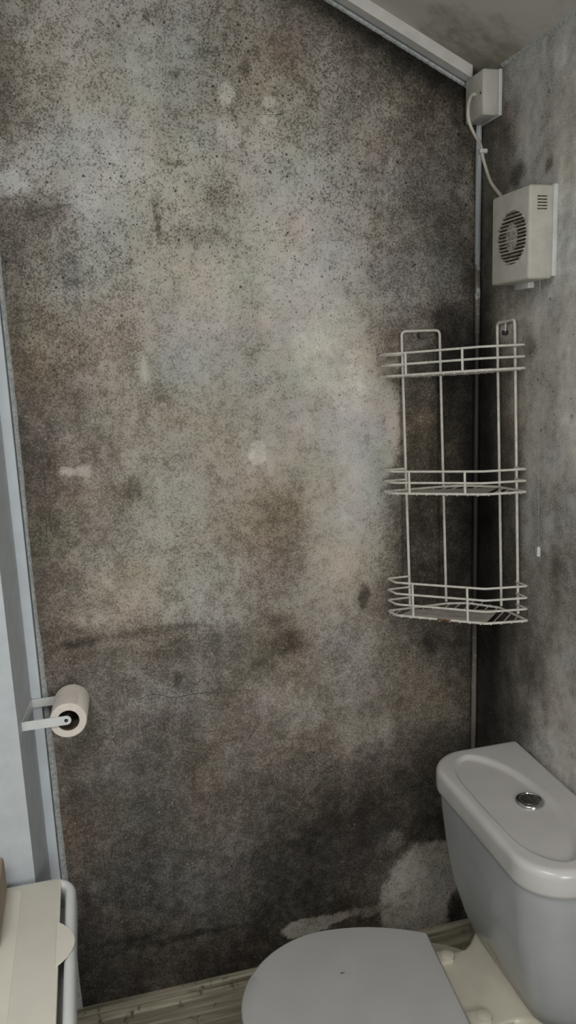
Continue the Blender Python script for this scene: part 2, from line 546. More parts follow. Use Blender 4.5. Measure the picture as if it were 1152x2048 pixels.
BLOTCHES = [  # x, z, half width, half height, tone, edge softness
    (-0.093,1.925,0.029,0.020,141,0.4),
    (0.310,2.085,0.019,0.019,146,0.3),
    (0.311,2.017,0.023,0.028,147,0.35),
    (0.392,2.075,0.014,0.014,140,0.3),
    (0.390,2.044,0.016,0.012,140,0.3),
    (-0.036,1.398,0.024,0.009,143,0.3),
    (-0.010,1.394,0.013,0.014,139,0.4),
    (0.338,1.407,0.018,0.026,151,0.15),
    (0.116,1.586,0.009,0.024,142,0.6),
    (0.493,1.631,0.048,0.065,155,0.9),
    (0.545,1.538,0.042,0.062,153,0.9),
    (0.373,0.879,0.040,0.021,115,0.8),
    (0.476,0.843,0.071,0.012,114,0.8),
    (0.563,0.758,0.061,0.027,115,0.9),
    (0.132,1.032,0.009,0.009,111,0.5),
    (0.543,0.942,0.033,0.045,113,0.8),
    (0.704,0.341,0.096,0.099,129,0.12),
    (0.683,0.249,0.088,0.070,123,0.12),
    (0.743,0.407,0.045,0.035,120,0.15),
    (0.638,0.301,0.050,0.083,125,0.12),
    (0.401,0.282,0.061,0.023,138,0.12),
    (0.466,0.293,0.045,0.015,128,0.15),
    (0.561,0.290,0.051,0.012,103,0.2),
    (0.627,0.465,0.025,0.026,89,0.4),
    (0.026,1.105,0.110,0.023,115,0.4),
    (0.090,1.021,0.114,0.022,81,0.5),
    (0.229,1.074,0.053,0.027,114,0.5),
    (0.380,0.993,0.036,0.030,63,0.5),
    (0.352,1.048,0.024,0.015,75,0.7),
    (0.080,1.353,0.018,0.024,82,0.5),
    (-0.087,0.482,0.009,0.031,47,0.6),
    (0.142,0.942,0.008,0.017,61,0.6),
    (0.561,1.074,0.014,0.029,57,0.4),
    (-0.058,1.048,0.049,0.009,54,0.6),
    (0.103,1.055,0.098,0.010,71,0.7),
    (0.164,1.862,0.005,0.040,91,0.6),
    (0.199,1.962,0.021,0.005,95,0.7),
    (0.130,0.328,0.125,0.009,37,0.6),
    (-0.013,0.350,0.065,0.007,39,0.6),
    (0.784,0.225,0.019,0.057,34,0.4),
    (0.823,0.397,0.027,0.083,51,0.6),
    (0.540,0.535,0.075,0.052,44,0.8),
    (0.440,0.453,0.061,0.078,42,0.8),
    (0.772,1.612,0.029,0.063,30,0.7),
    (0.749,1.664,0.021,0.026,40,0.7),
    (0.767,1.538,0.021,0.064,28,0.7),
    (0.614,1.450,0.034,0.091,146,0.35),
    (0.601,1.366,0.025,0.054,138,0.5),
    (0.699,1.499,0.037,0.097,62,0.3),
    (0.701,1.191,0.048,0.104,52,0.35),
    (0.698,1.370,0.040,0.066,59,0.3),
    (0.731,1.278,0.030,0.045,64,0.8),
    (0.708,1.466,0.016,0.065,73,0.8),
    (0.718,0.942,0.025,0.030,41,0.7),
    (0.743,1.855,0.028,0.049,63,0.8),
    (0.811,1.855,0.014,0.060,96,0.6),
    (0.799,1.924,0.016,0.029,86,0.6),
    (0.647,1.641,0.034,0.031,85,0.8),
    (0.629,1.570,0.023,0.010,125,0.6),
    (0.532,1.229,0.025,0.024,141,0.8),
    (0.383,1.265,0.044,0.065,98,0.8),
    (0.374,1.179,0.049,0.044,97,0.8),
    (0.451,1.470,0.032,0.021,137,0.8),
    (0.239,1.835,0.039,0.014,102,0.8),
    (0.287,1.913,0.024,0.032,110,0.8),
    (-0.042,1.878,0.035,0.026,86,0.8),
    (0.346,2.134,0.010,0.014,71,0.6),
    (0.167,2.212,0.007,0.011,75,0.6),
    (0.214,2.115,0.015,0.007,80,0.7),
]
RIGHT_BLOTCHES = [  # y, z, half width, half height, tone, edge softness
    (1.413,1.927,0.025,0.020,72,0.6),
    (1.464,2.002,0.019,0.026,75,0.7),
    (1.311,1.917,0.011,0.012,85,0.6),
    (1.441,1.974,0.022,0.013,95,0.7),
    (1.504,1.818,0.016,0.059,62,0.6),
    (1.348,0.959,0.051,0.043,72,0.8),
    (1.403,0.823,0.049,0.046,58,0.8),
    (1.226,0.986,0.046,0.030,126,0.8),
    (1.255,0.880,0.064,0.031,124,0.8),
    (1.253,1.196,0.016,0.014,80,0.7),
    (1.292,1.314,0.048,0.029,108,0.9),
    (1.436,1.537,0.023,0.040,78,0.8),
    (1.438,1.395,0.027,0.062,62,0.8),
    (1.491,0.880,0.031,0.120,32,0.7),
    (1.356,1.605,0.017,0.019,95,0.7),
    (1.206,1.463,0.026,0.053,148,0.8),
    (1.446,1.641,0.027,0.022,135,0.5),
]

def smoothstep(t):
    t = np.clip(t, 0, 1)
    return t * t * (3 - 2 * t)

_rng = np.random.default_rng(11)
_LAT = _rng.random((257, 257))
def vnoise(u, v, ox=0):
    """value noise on arrays, about 0..1"""
    u = u + 31.7 * ox; v = v + 17.3 * ox
    i = np.floor(u).astype(int); j = np.floor(v).astype(int)
    a = smoothstep(u - i); b = smoothstep(v - j)
    g = lambda p, q: _LAT[p % 256, q % 256]
    return (g(i, j) * (1 - a) + g(i + 1, j) * a) * (1 - b) + (g(i, j + 1) * (1 - a) + g(i + 1, j + 1) * a) * b
def fbm(u, v, octs=4, ox=0):
    s = 0; w = 1; tot = 0
    for k in range(octs):
        s = s + w * vnoise(u * 2 ** k, v * 2 ** k, ox + k * 3.1); tot += w; w *= .55
    return s / tot - .5

def grid_sample(G, u, v):
    """smooth (cubic) lookup in a coarse grid of image tones"""
    G = np.array(G, float)
    h, w = G.shape
    u = np.clip(u, 0, w - 1.001); v = np.clip(v, 0, h - 1.001)
    i = u.astype(int); j = v.astype(int); a = u - i; b = v - j
    def cub(p0, p1, p2, p3, t):
        return p1 + .5 * t * (p2 - p0 + t * (2 * p0 - 5 * p1 + 4 * p2 - p3 + t * (3 * (p1 - p2) + p3 - p0)))
    g = lambda q, p: G[np.clip(q, 0, h - 1), np.clip(p, 0, w - 1)]
    rows = [cub(g(j + d, i - 1), g(j + d, i), g(j + d, i + 1), g(j + d, i + 2), a) for d in (-1, 0, 1, 2)]
    return cub(rows[0], rows[1], rows[2], rows[3], b)

PAINT_GAIN = 1.64        # image tone (as light reflected) -> paint reflectance
_pc = np.linspace(.01, .99, 99)
_pv = np.array([NormalDist().inv_cdf(1 - c) for c in _pc])
NOISE_SD = 0.075

def np_lin(t):
    t = t / 255.0
    return np.where(t <= .04045, t / 12.92, ((t + .055) / 1.055) ** 2.4)

def mould_attributes(me, tone, warm, spot, green=0.0):
    """tone: array of image-based tones per vertex -> the three colour attributes the wall material reads"""
    A = np.clip(np_lin(np.clip(tone, 4, 200)) * PAINT_GAIN, .006, .75)
    q = smoothstep((tone - 40) / 110)                   # 0 thick growth .. 1 clean paint
    c = np.interp(q, [0, .35, .7, 1.0], [.58, .56, .46, .24])
    c = c * (1 - .55 * np.clip(spot, 0, .8) * q)
    hik = np.interp(q, [0, .35, .7, 1.0], [1.52, 1.40, 1.28, 1.07])
    hi = A * hik
    A = A * (1 + .22 * spot); hi = hi * (1 + .22 * spot)
    lo = A * np.clip((1 - (1 - c) * hik) / c, .25, 1)
    thr = .5 + NOISE_SD * np.interp(c, _pc, _pv)
    tr = np.interp(q, [0, .4, 1.0], [1.07, 1.07, 1.015]) * (1 + .06 * warm)
    tb = np.interp(q, [0, .4, 1.0], [.86, .87, .945]) * (1 - .11 * warm)
    tg = np.interp(q, [0, .4, 1.0], [.98, .975, 1.0]) * (1 - .02 * warm)
    tr = tr * (1 - .05 * green); tg = tg * (1 + .012 * green); tb = tb * (1 - .03 * green)
    n = len(A)
    def put(name, r, g, b):
        at = me.attributes.new(name, 'FLOAT_COLOR', 'POINT')
        buf = np.ones((n, 4), np.float32)
        buf[:, 0] = r; buf[:, 1] = g; buf[:, 2] = b
        at.data.foreach_set('color', buf.ravel())
    put('clean', hi * tr, hi * tg, hi * tb)
    put('mould', lo * tr * 1.02, lo * tg, lo * tb * .95)
    put('grain', thr, spot, 1 - q)

def grid_mesh(name, P, nu, nv, mat):
    me = bpy.data.meshes.new(name)
    idx = np.arange(nu * nv).reshape(nv, nu)
    F = np.stack([idx[:-1, :-1], idx[:-1, 1:], idx[1:, 1:], idx[1:, :-1]], -1).reshape(-1, 4)
    me.from_pydata(P.tolist(), [], F.tolist())
    me.materials.append(mat)
    return me

# ------------------------------------------------------------------ the setting
# back wall: front face as a fine grid that carries the tones read from the image
nu, nv = 260, 560
U, W_ = np.meshgrid(np.linspace(0, 1, nu), np.linspace(0, 1, nv))
X = -0.165 + U * (XR + 0.165)
Z = 0.0 + W_ * (ceil_z(X) - 0.0)
x, z = X.ravel(), Z.ravel()
wx = x + .018 * fbm(x * 14, z * 14, 4, 1); wz = z + .022 * fbm(x * 14, z * 14, 4, 2)
tone = grid_sample(BACK_TONE, (wx + .16) / .0625, (wz - .15) / .0625)
for (bx, bz, rx, rz, L, soft) in BLOTCHES:
    ex = x + .020 * fbm(x * 38, z * 38, 4, 5) * (1.2 - soft) + .010 * fbm(x * 130, z * 130, 3, 9)
    ez = z + .024 * fbm(x * 38, z * 38, 4, 6) * (1.2 - soft) + .010 * fbm(x * 130, z * 130, 3, 8)
    d = np.sqrt(((ex - bx) / rx) ** 2 + ((ez - bz) / rz) ** 2)
    w = smoothstep((1 + soft - d) / (2 * soft)) * .9
    tone = tone * (1 - w) + L * w
streak = fbm(x * 34, z * 3.2, 4, 12)                       # run marks down the wall
mott = fbm(x * 22, z * 22, 5, 14)
fine = fbm(x * 75, z * 75, 3, 17)
thick = 1 + 1.1 * smoothstep((75 - tone) / 45) - .40 * smoothstep((tone - 100) / 30)             # thick growth is patchier
tone = tone * (1 + .18 * streak * thick + .34 * mott * thick + .24 * fine * thick)
# growth creeps in under the sloping batten and down the right-hand corner
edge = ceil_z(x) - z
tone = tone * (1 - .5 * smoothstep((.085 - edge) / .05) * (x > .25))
warm = np.clip(.45 + 2.4 * fbm(x * 6, z * 6, 3, 21) + .5 * np.exp(-((x - .40) / .16) ** 2 - ((z - 1.25) / .2) ** 2)
               + .6 * np.exp(-((x - .72) / .07) ** 2 - ((z - 1.30) / .3) ** 2) + .5 * np.exp(-((x + .08) / .05) ** 2 - ((z - 1.45) / .3) ** 2)
               - .7 * np.exp(-((x - .15) / .16) ** 2 - ((z - .48) / .15) ** 2), -.8, 1.5)
spot = np.clip(.10 + .46 * smoothstep((z - 1.40) / .5) + .7 * fbm(x * 9, z * 9, 3, 25), .03, .85)
spot = spot * (.35 + .65 * smoothstep((tone - 30) / 40))
me = grid_mesh('wall_back', np.stack([x, np.full_like(x, YB), z], -1), nu, nv, M['mould'])
green = np.clip(2.2 * fbm(x * 10, z * 10, 4, 61), -1, 1)
mould_attributes(me, tone, warm, spot, green)
wall_back = bpy.data.objects.new('wall_back', me)
link(wall_back, kind='structure')

# cracks in the plaster of the back wall
CRACKS = [
    [(0.02, 0.911), (0.056, 0.91), (0.083, 0.917), (0.103, 0.914), (0.129, 0.904), (0.161, 0.905), (0.198, 0.904), (0.241, 0.899), (0.285, 0.898), (0.323, 0.89)],
    [(0.705, 0.764), (0.731, 0.762), (0.75, 0.768), (0.775, 0.759), (0.812, 0.742)],
    [(-0.086, 1.458), (-0.085, 1.378), (-0.091, 1.296), (-0.091, 1.239), (-0.086, 1.198)],
    [(0.272, 0.723), (0.276, 0.698), (0.272, 0.638)],
    [(0.373, 2.054), (0.411, 2.055), (0.423, 2.062)],
]
for ci, cr in enumerate(CRACKS):
    pts = smooth_path([(a, 0, b) for a, b in cr], 6)
    V, F = [], []
    for i, p in enumerate(pts):
        t = (pts[min(i + 1, len(pts) - 1)] - pts[max(i - 1, 0)]).normalized()
        nrm = Vector((-t.z, 0, t.x))
        jit = random.uniform(-.0008, .0008)
        hw = (0.00055 if ci < 3 else .0005) * random.uniform(.3, 1.3) * math.sin(math.pi * min(.98, max(.06, i / (len(pts) - 1)))) ** .4
        for yy in (YB - .0004, YB + .002):
            V += [tuple(Vector((p.x, yy, p.z)) + nrm * (hw + jit)), tuple(Vector((p.x, yy, p.z)) + nrm * (-hw + jit))]
    for i in range(len(pts) - 1):
        a = i * 4; b = a + 4
        F += [(a, a + 1, b + 1, b), (a, b, b + 2, a + 2), (a + 1, a + 3, b + 3, b + 1)]
    mk('crack', V, F, M['crack'], wall_back)

# right wall
nu, nv = 150, 420
U, W_ = np.meshgrid(np.linspace(0, 1, nu), np.linspace(0, 1, nv))
Yg = YB - U * .75
Zg = W_ * ZR
y, z = Yg.ravel(), Zg.ravel()
wy = y + .02 * fbm(y * 16, z * 16, 4, 31); wz = z + .03 * fbm(y * 16, z * 16, 4, 32)
tone = grid_sample(RIGHT_TONE, (1.56 - wy) / .04, (wz - .6) / .08)
for (by, bz, ry, rz, L, soft) in RIGHT_BLOTCHES:
    ey = y + .02 * fbm(y * 40, z * 40, 4, 35); ez = z + .02 * fbm(y * 40, z * 40, 4, 36)
    d = np.sqrt(((ey - by) / ry) ** 2 + ((ez - bz) / rz) ** 2)
    w = smoothstep((1 + soft - d) / (2 * soft)) * .9
    tone = tone * (1 - w) + L * w
tone = tone * (1 + .30 * fbm(y * 30, z * 4, 4, 41) + .28 * fbm(y * 22, z * 22, 5, 44) + .22 * fbm(y * 80, z * 80, 3, 45))
warm = np.clip(.1 + 1.6 * fbm(y * 6, z * 6, 3, 51) + .5 * np.exp(-((y - 1.47) / .05) ** 2 - ((z - 1.3) / .3) ** 2), -.8, 1.4)
spot = np.clip(.10 + .45 * fbm(y * 9, z * 9, 3, 55), .02, .4)
me = grid_mesh('wall_right', np.stack([np.full_like(y, XR), y, z], -1), nu, nv, M['mould'])
mould_attributes(me, tone, warm, spot)
wall_right = bpy.data.objects.new('wall_right', me)
link(wall_right, kind='structure')
# the same wall carries on, clean, towards the rear of the room
mk('wall_right_rear', *boxg(XR, XR + .05, YR, YB - .75, 0, ZR + .02), M['room_white'], kind='structure')

# ceiling: one sloping board with the roof window opening
def slope_slab(xa, xb, ya, yb_, lo, hi):
    V = [(xx, yy, ceil_z(xx) + off) for xx in (xa, xb) for yy in (ya, yb_) for off in (lo, hi)]
    return V, [(0, 1, 3, 2), (4, 5, 7, 6), (0, 1, 5, 4), (2, 3, 7, 6), (0, 2, 6, 4), (1, 3, 7, 5)]
sx0, sx1, sy0, sy1 = SKY
mk('ceiling', *join(slope_slab(sx1, XR + .03, YR - .05, YB + .05, 0, .05), slope_slab(XL - .03, sx0, YR - .05, YB + .05, 0, .05),
                    slope_slab(sx0, sx1, YR - .05, sy0, 0, .05), slope_slab(sx0, sx1, sy1, YB + .05, 0, .05)), M['ceiling'], kind='structure')
rw_ = thing('window_2', ((sx0 + sx1) / 2, (sy0 + sy1) / 2, ceil_z((sx0 + sx1) / 2)), None, None, kind='structure')
mk('window_frame', *join(slope_slab(sx0, sx0 + .035, sy0, sy1, -.01, .05), slope_slab(sx1 - .035, sx1, sy0, sy1, -.01, .05),
                         slope_slab(sx0 + .035, sx1 - .035, sy0, sy0 + .035, -.01, .05), slope_slab(sx0 + .035, sx1 - .035, sy1 - .035, sy1, -.01, .05)), M['trim'], rw_)
mk('floor', *boxg(XL, XR + .05, YR, YB + .02, -.04, 0), M['floor'], kind='structure')

# white pier on the left, its return slightly splayed towards the back wall
PX, PY = -0.167, 1.415
mk('wall_left', *prismg([(PX, PY), (-0.150, YB), (-0.150, YB + .05), (XL, YB + .05), (XL, PY)], 'z', 0, 2.75), M['white_wall'], kind='structure')
mk('wall_side', *boxg(XL - .05, XL, YR, YB, 0, 3.0), M['room_white'], kind='structure')

# rear wall with the window
x0, x1, z0, z1 = WIN
mk('wall_rear', *join(boxg(XL, x0, YR - .05, YR, 0, 3.0), boxg(x1, XR + .05, YR - .05, YR, 0, 2.3),
                      boxg(x0, x1, YR - .05, YR, 0, z0), boxg(x0, x1, YR - .05, YR, z1, 2.9)), M['room_white'], kind='structure')
win = thing('window_1', ((x0 + x1) / 2, YR, z0), None, None, kind='structure')
mk('window_frame', *join(boxg(x0, x0 + .04, YR - .05, YR + .01, z0, z1), boxg(x1 - .04, x1, YR - .05, YR + .01, z0, z1),
                         boxg(x0 + .04, x1 - .04, YR - .05, YR + .01, z0, z0 + .04), boxg(x0 + .04, x1 - .04, YR - .05, YR + .01, z1 - .04, z1)), M['trim'], win)
mk('window_sill', *boxg(x0 - .03, x1 + .03, YR, YR + .08, z0 - .03, z0, .004), M['trim'], win)

# skirting boards
prof = [(YB, 0), (YB - .018, 0), (YB - .018, .165), (YB - .0165, .178), (YB - .012, .186), (YB - .012, .192), (YB - .015, .195), (YB - .0145, .203), (YB - .010, .2065), (YB, .2075)]
mk('baseboard_back', *prismg(prof, 'x', -0.130, XR), M['skirting'], smooth=30, kind='structure')
prof = [(XR, 0), (XR - .018, 0), (XR - .018, .165), (XR - .0165, .178), (XR - .012, .186), (XR - .012, .195), (XR - .010, .2065), (XR, .2075)]
mk('baseboard_right', *prismg(prof, 'y', YR, YB - .019), M['skirting'], smooth=30, kind='structure')

# sloping batten along the ceiling (trim_1) with its caulk line
def slope_box(xa, xb, lo0, hi0, ya, yb_):
    V = []
    for xx in (xa, xb):
        for yy in (ya, yb_):
            for off in (lo0, hi0):
                V.append((xx, yy, ceil_z(xx) + off))
    return V, [(0, 1, 3, 2), (4, 5, 7, 6), (0, 1, 5, 4), (2, 3, 7, 6), (0, 2, 6, 4), (1, 3, 7, 5)]
t1 = mk('trim_1', *slope_box(-.14, .800, -.0235, .004, YB - .029, YB), M['beam'], kind='structure')
mk('groove', *slope_box(-.14, .800, -.0265, -.0235, YB - .0075, YB), M['groove'], t1)
pts = []
V, F = [], []
nseg = 420
for i in range(nseg + 1):
    xx = -.14 + (.800 + .14) * i / nseg
    zc = ceil_z(xx)
    w = .0060 + random.uniform(-.0005, .0007)
    V += [(xx, YB - .006, zc - .0265), (xx, YB - .0045, zc - .0265 - w * .7), (xx, YB + .001, zc - .0265 - w), (xx, YB + .001, zc - .0265)]
for i in range(nseg):
    a = i * 4; b = a + 4
    F += [(a, a + 1, b + 1, b), (a + 1, a + 2, b + 2, b + 1), (a + 2, a + 3, b + 3, b + 2), (a + 3, a, b, b + 3)]
mk('caulk', V, F, M['caulk'], t1)
# caulk between ceiling and right wall
mk('trim_3', *prismg([(XR, ZR + .002), (XR, ZR - .004), (XR - .002, ZR - .002), (XR - .004, ZR + .0025), (XR - .002, ZR + .003)], 'y', YR, 1.475), M['caulk'], kind='structure')

# upright batten in the left-hand corner (trim_2), groove and ragged caulk
t2 = mk('trim_2', *boxg(-.1515, -.1325, YB - .0125, YB, .208, 2.59, .001, 1), M['trim'], kind='structure')
mk('groove', *boxg(-.1325, -.1300, YB - .0045, YB, .208, 2.58), M['groove'], t2)
V, F = [], []
nseg = 520
rw = 0.0
for i in range(nseg + 1):
    zz = .208 + (2.575 - .208) * i / nseg
    rw = rw * .93 + random.uniform(-.0004, .0004)
    w = .0080 + .007 * max(0, min(1, (1.2 - zz) / .8)) + .0012 * math.sin(zz * 9) + rw + random.uniform(-.0003, .0003)
    V += [(-.1300, YB - .0055, zz), (-.1300 + w * .6, YB - .0030, zz), (-.1300 + w, YB + .001, zz), (-.1300, YB + .001, zz)]
for i in range(nseg):
    a = i * 4; b = a + 4
    F += [(a, a + 1, b + 1, b), (a + 1, a + 2, b + 2, b + 1), (a + 2, a + 3, b + 3, b + 2), (a + 3, a, b, b + 3)]
mk('caulk', V, F, M['caulk'], t2)

# ------------------------------------------------------------------ toilet
TY = 1.165                     # centre line of the toilet (runs along x)
toilet = thing('toilet', (0.60, TY, 0), 'white ceramic toilet with closed lid and cistern against the right wall', 'toilet')
STAIN_SHIFT = (0, 0, 0)
def cistern_ring(zz, front, half, rad, back=XR - .012, bq=.02):
    pts = []
    n = 12
    # bowed front
    for (cx, cy, a0) in ((back - bq, TY + half - bq, 0), (front + rad, TY + half - rad, 90), (front + rad, TY - half + rad, 180), (back - bq, TY - half + bq, 270)):
        q = bq if cx > .75 else rad
        for k in range(n + 1):
            a = math.radians(a0 + 90 * k / n)
            px_, py_ = cx + q * math.cos(a), cy + q * math.sin(a)
            pts.append([px_, py_])
    out = []
    for px_, py_ in pts:
        bow = .012 * (1 - ((py_ - TY) / half) ** 2) * max(0, min(1, (back - px_) / (back - front)))
        out.append((px_ - bow, py_, zz))
    return out
rings = []
for zz, fr, hf, rd in ((.402, .735, .120, .03), (.404, .718, .145, .04), (.412, .702, .158, .05), (.43, .690, .166, .055), (.47, .675, .174, .06), (.54, .655, .184, .062),
                       (.62, .642, .191, .062), (.70, .634, .196, .062), (.745, .632, .198, .062)):
    rings.append(cistern_ring(zz, fr, hf, rd))
off = ORIGIN[toilet.name]
STAIN_SHIFT = (-(0.68 - off.x), -(1.170 - off.y), -(0.467 - off.z))
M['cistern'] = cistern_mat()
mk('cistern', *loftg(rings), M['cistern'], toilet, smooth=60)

# cistern lid: D-shaped outline, rolled edge, shallow dished panel with a curved back edge
LF, LB, LH = .6255, XR - .004, .211
def lid_outline(scale=1.0):
    r = cistern_ring(0, LF, LH, .072, LB, .006)
    return [(p[0], p[1]) for p in r]
OUT = lid_outline()
CX, CY = .737, TY
def lid_height(px_, py_):
    t = (py_ - TY) / (LH - .030)
    front = LF - .012 * (1 - ((py_ - TY) / LH) ** 2) + .026
    # rounded ends of the panel
    if abs(t) >= 1: return 0.0
    cap = .060 * (1 - math.sqrt(max(0, 1 - (max(0, (abs(t) - .55) / .45)) ** 2)))
    xf = front + cap
    xb = .700 + .078 * (1 - abs(t) ** 2.2) ** .6
    s1 = max(0, min(1, (px_ - xf) / .009)); s2 = max(0, min(1, (xb - px_) / .018))
    s1 = s1 * s1 * (3 - 2 * s1); s2 = s2 * s2 * (3 - 2 * s2)
    return -.0075 * s1 * s2
V, F = [], []
n = len(OUT)
fine_out = []
for i in range(n):                     # densify the outline
    a, b = OUT[i], OUT[(i + 1) % n]
    d = math.hypot(b[0] - a[0], b[1] - a[1])
    k = max(1, int(d / .006))
    for j in range(k):
        fine_out.append((a[0] + (b[0] - a[0]) * j / k, a[1] + (b[1] - a[1]) * j / k))
n = len(fine_out)
ZT = .782
prof = [(0.0, 0.0)]
RN = 60
rings = []
def inset(d):
    out = []
    for (px_, py_) in fine_out:
        v = Vector((px_ - CX, py_ - CY)); L = v.length
        k = max(0, (L - d) / L)
        out.append((CX + v.x * k, CY + v.y * k))
    return out
edge_r = .014
for dd, zz in ((.012, ZT - .048), (.004, ZT - .048), (.0015, ZT - .046), (0, ZT - .040), (0, ZT - .030), (0, ZT - edge_r)):
    rings.append([(p[0], p[1], zz) for p in inset(dd)])
for k in range(1, 6):
    a = math.radians(90 * k / 5)
    rings.append([(p[0], p[1], ZT - edge_r + edge_r * math.sin(a)) for p in inset(edge_r * (1 - math.cos(a)))])
base = inset(edge_r)
for k in range(1, RN + 1):
    s = 1 - k / RN * .995
    rr = []
    for p in base:
        px_, py_ = CX + (p[0] - CX) * s, CY + (p[1] - CY) * s
        rr.append((px_, py_, ZT + lid_height(px_, py_)))
    rings.append(rr)
mk('cistern_lid', *loftg(rings), M['ceramic'], toilet, smooth=60)

# flush button
BX, BY, BZ = .737, TY, ZT - .0078
def ring_at(cx, cy, zz, r, n=40):
    return [(cx + r * math.cos(2 * math.pi * k / n), cy + r * math.sin(2 * math.pi * k / n), zz) for k in range(n)]
fb = mk('flush_button', *loftg([ring_at(BX, BY, BZ, .0265), ring_at(BX, BY, BZ + .003, .0265), ring_at(BX, BY, BZ + .0055, .0245), ring_at(BX, BY, BZ + .0060, .0205),
                               ring_at(BX, BY, BZ + .0040, .0195)]), M['chrome'], toilet, smooth=50)
def half_disc(sign, r, gap):
    pts = []
    for k in range(21):
        a = math.radians(-90 + 180 * k / 20)
        pts.append((BX + sign * (gap + r * math.cos(a) * .93), BY + r * math.sin(a)))
    return pts if sign > 0 else pts[::-1]
for sg in (1, -1):
    mk('button_half', *prismg(half_disc(sg, .0172, .0009), 'z', BZ + .0035, BZ + (.0062 if sg > 0 else .0056), .0008, 1), M['chrome_dark'], fb, smooth=40)

# bowl
def bowl_ring(zz, xf, xb, half, back_sq=.6):
    """egg shaped in plan: round front (towards -x), squarer back"""
    out = []
    n = 56
    cx = xf + (xb - xf) * .52
    for k in range(n):
        a = 2 * math.pi * k / n
        c, s = math.cos(a), math.sin(a)
        if c < 0:
            px_ = cx + (cx - xf) * c; py_ = TY + half * s
        else:
            e = .62
            px_ = cx + (xb - cx) * (abs(c) ** e); py_ = TY + half * math.copysign(abs(s) ** .75, s) * (1 - .22 * c)
        out.append((px_, py_, zz))
    return out
rings = [bowl_ring(0, .33, .74, .105), bowl_ring(.02, .33, .74, .103), bowl_ring(.10, .37, .72, .085), bowl_ring(.18, .36, .70, .095), bowl_ring(.26, .30, .69, .130),
         bowl_ring(.33, .235, .69, .160), bowl_ring(.375, .205, .69, .172), bowl_ring(.395, .205, .69, .172), bowl_ring(.400, .212, .685, .166)]
mk('bowl', *loftg(rings), M['deck'], toilet, smooth=60)
# deck behind the seat that carries the cistern, sweeping up to it
rings = []
for px_, zt, hw in ((.560, .398, .112), (.585, .4005, .106), (.610, .401, .101), (.640, .4015, .097), (.660, .403, .0965), (.675, .407, .104), (.688, .413, .114), (.700, .420, .124), (.74, .424, .130), (.80, .424, .130)):
    rng = []
    zb = .355
    rr = .012
    prof = [(-hw + rr, zb), (hw - rr, zb)]
    for a0, cx, cz in ((-90, hw - rr, zb + rr), (0, hw - rr, zt - rr), (90, -hw + rr, zt - rr), (180, -hw + rr, zb + rr)):
        for k in range(6):
            a = math.radians(a0 + 90 * k / 5)
            rng.append((px_, TY + .005 + cx + rr * math.cos(a), cz + rr * math.sin(a)))
    rings.append(rng)
mk('cistern_shelf', *loftg(rings), M['deck'], toilet, smooth=60)

# seat and lid, turned a few degrees on loose hinges
LR = math.radians(-5.0)
HX, HY = .578, TY
def turn(px_, py_, zz):
    dx, dy = px_ - HX, py_ - HY
    return (HX + dx * math.cos(LR) - dy * math.sin(LR), HY + dx * math.sin(LR) + dy * math.cos(LR), zz)
def seat_outline(grow=0.0, n=72):
    """flat hinge edge at x=HX, widest two fifths along, round front"""
    out = []
    L = .398 + grow; hw = .182 + grow
    xw = HX - .205
    for k in range(n + 1):                       # from far hinge corner round the front to the near one
        a = math.radians(90 + 180 * k / n)
        c, s = math.cos(a), math.sin(a)
        px_ = xw + (L - .205) * c * (abs(c) ** .02 if c else 1)
        py_ = HY + hw * s
        out.append((px_, py_))
    back = []
    hb = .128 + grow
    for k in range(1, 15):
        t = k / 14
        back.append((xw + (HX + grow * .3 - xw) * t, HY - (hw - (hw - hb) * t ** 2.1)))
    front_pts = [(xw + (HX + grow * .3 - xw) * t, HY + (hw - (hw - hb) * t ** 2.1)) for t in [k / 14 for k in range(14, 0, -1)]]
    return front_pts + out + back
def plate(grow, profile):
    O = seat_outline(grow)
    cxm = sum(p[0] for p in O) / len(O); cym = HY
    rings = []
    for ins, zz in profile:
        rr = []
        for p in O:
            v = Vector((p[0] - cxm, p[1] - cym)); L = v.length
            k = (L - ins) / L if ins < L else .01
            rr.append(turn(cxm + v.x * k, cym + v.y * k, zz))
        rings.append(rr)
    return loftg(rings)
mk('seat', *plate(-.004, [(.03, .402), (.006, .402), (.001, .405), (0, .411), (.003, .416), (.03, .417)]), M['seat'], toilet, smooth=50)
seat_lid = mk('seat_lid', *plate(0.0, [(.02, .4185), (.004, .4185), (.001, .421), (0, .426), (.0015, .431), (.006, .4345), (.03, .4358), (.08, .4366), (.13, .4370)]), M['seat'], toilet, smooth=35)
mp = Vector((.387, 1.238))
mk('maker_mark', *join(boxg(mp.x - .0045, mp.x + .0045, mp.y - .001, mp.y + .001, .4360, .43705), boxg(mp.x - .002, mp.x + .001, mp.y + .001, mp.y + .0022, .4360, .43705)), M['ink'], seat_lid)
for yy in (1.250, 1.098):
    px_ = .606
    h = mk('hinge', *boxg(px_ - .026, px_ + .014, yy - .017, yy + .017, .398, .4095, .004, 3), M['deck'], toilet, smooth=50)
    mk('hinge_cap', *loftg([ring_at(px_ + .006, yy, .400, .0135, 24), ring_at(px_ + .006, yy, .411, .0135, 24), ring_at(px_ + .006, yy, .4125, .0105, 24)]), M['deck'], h, smooth=50)

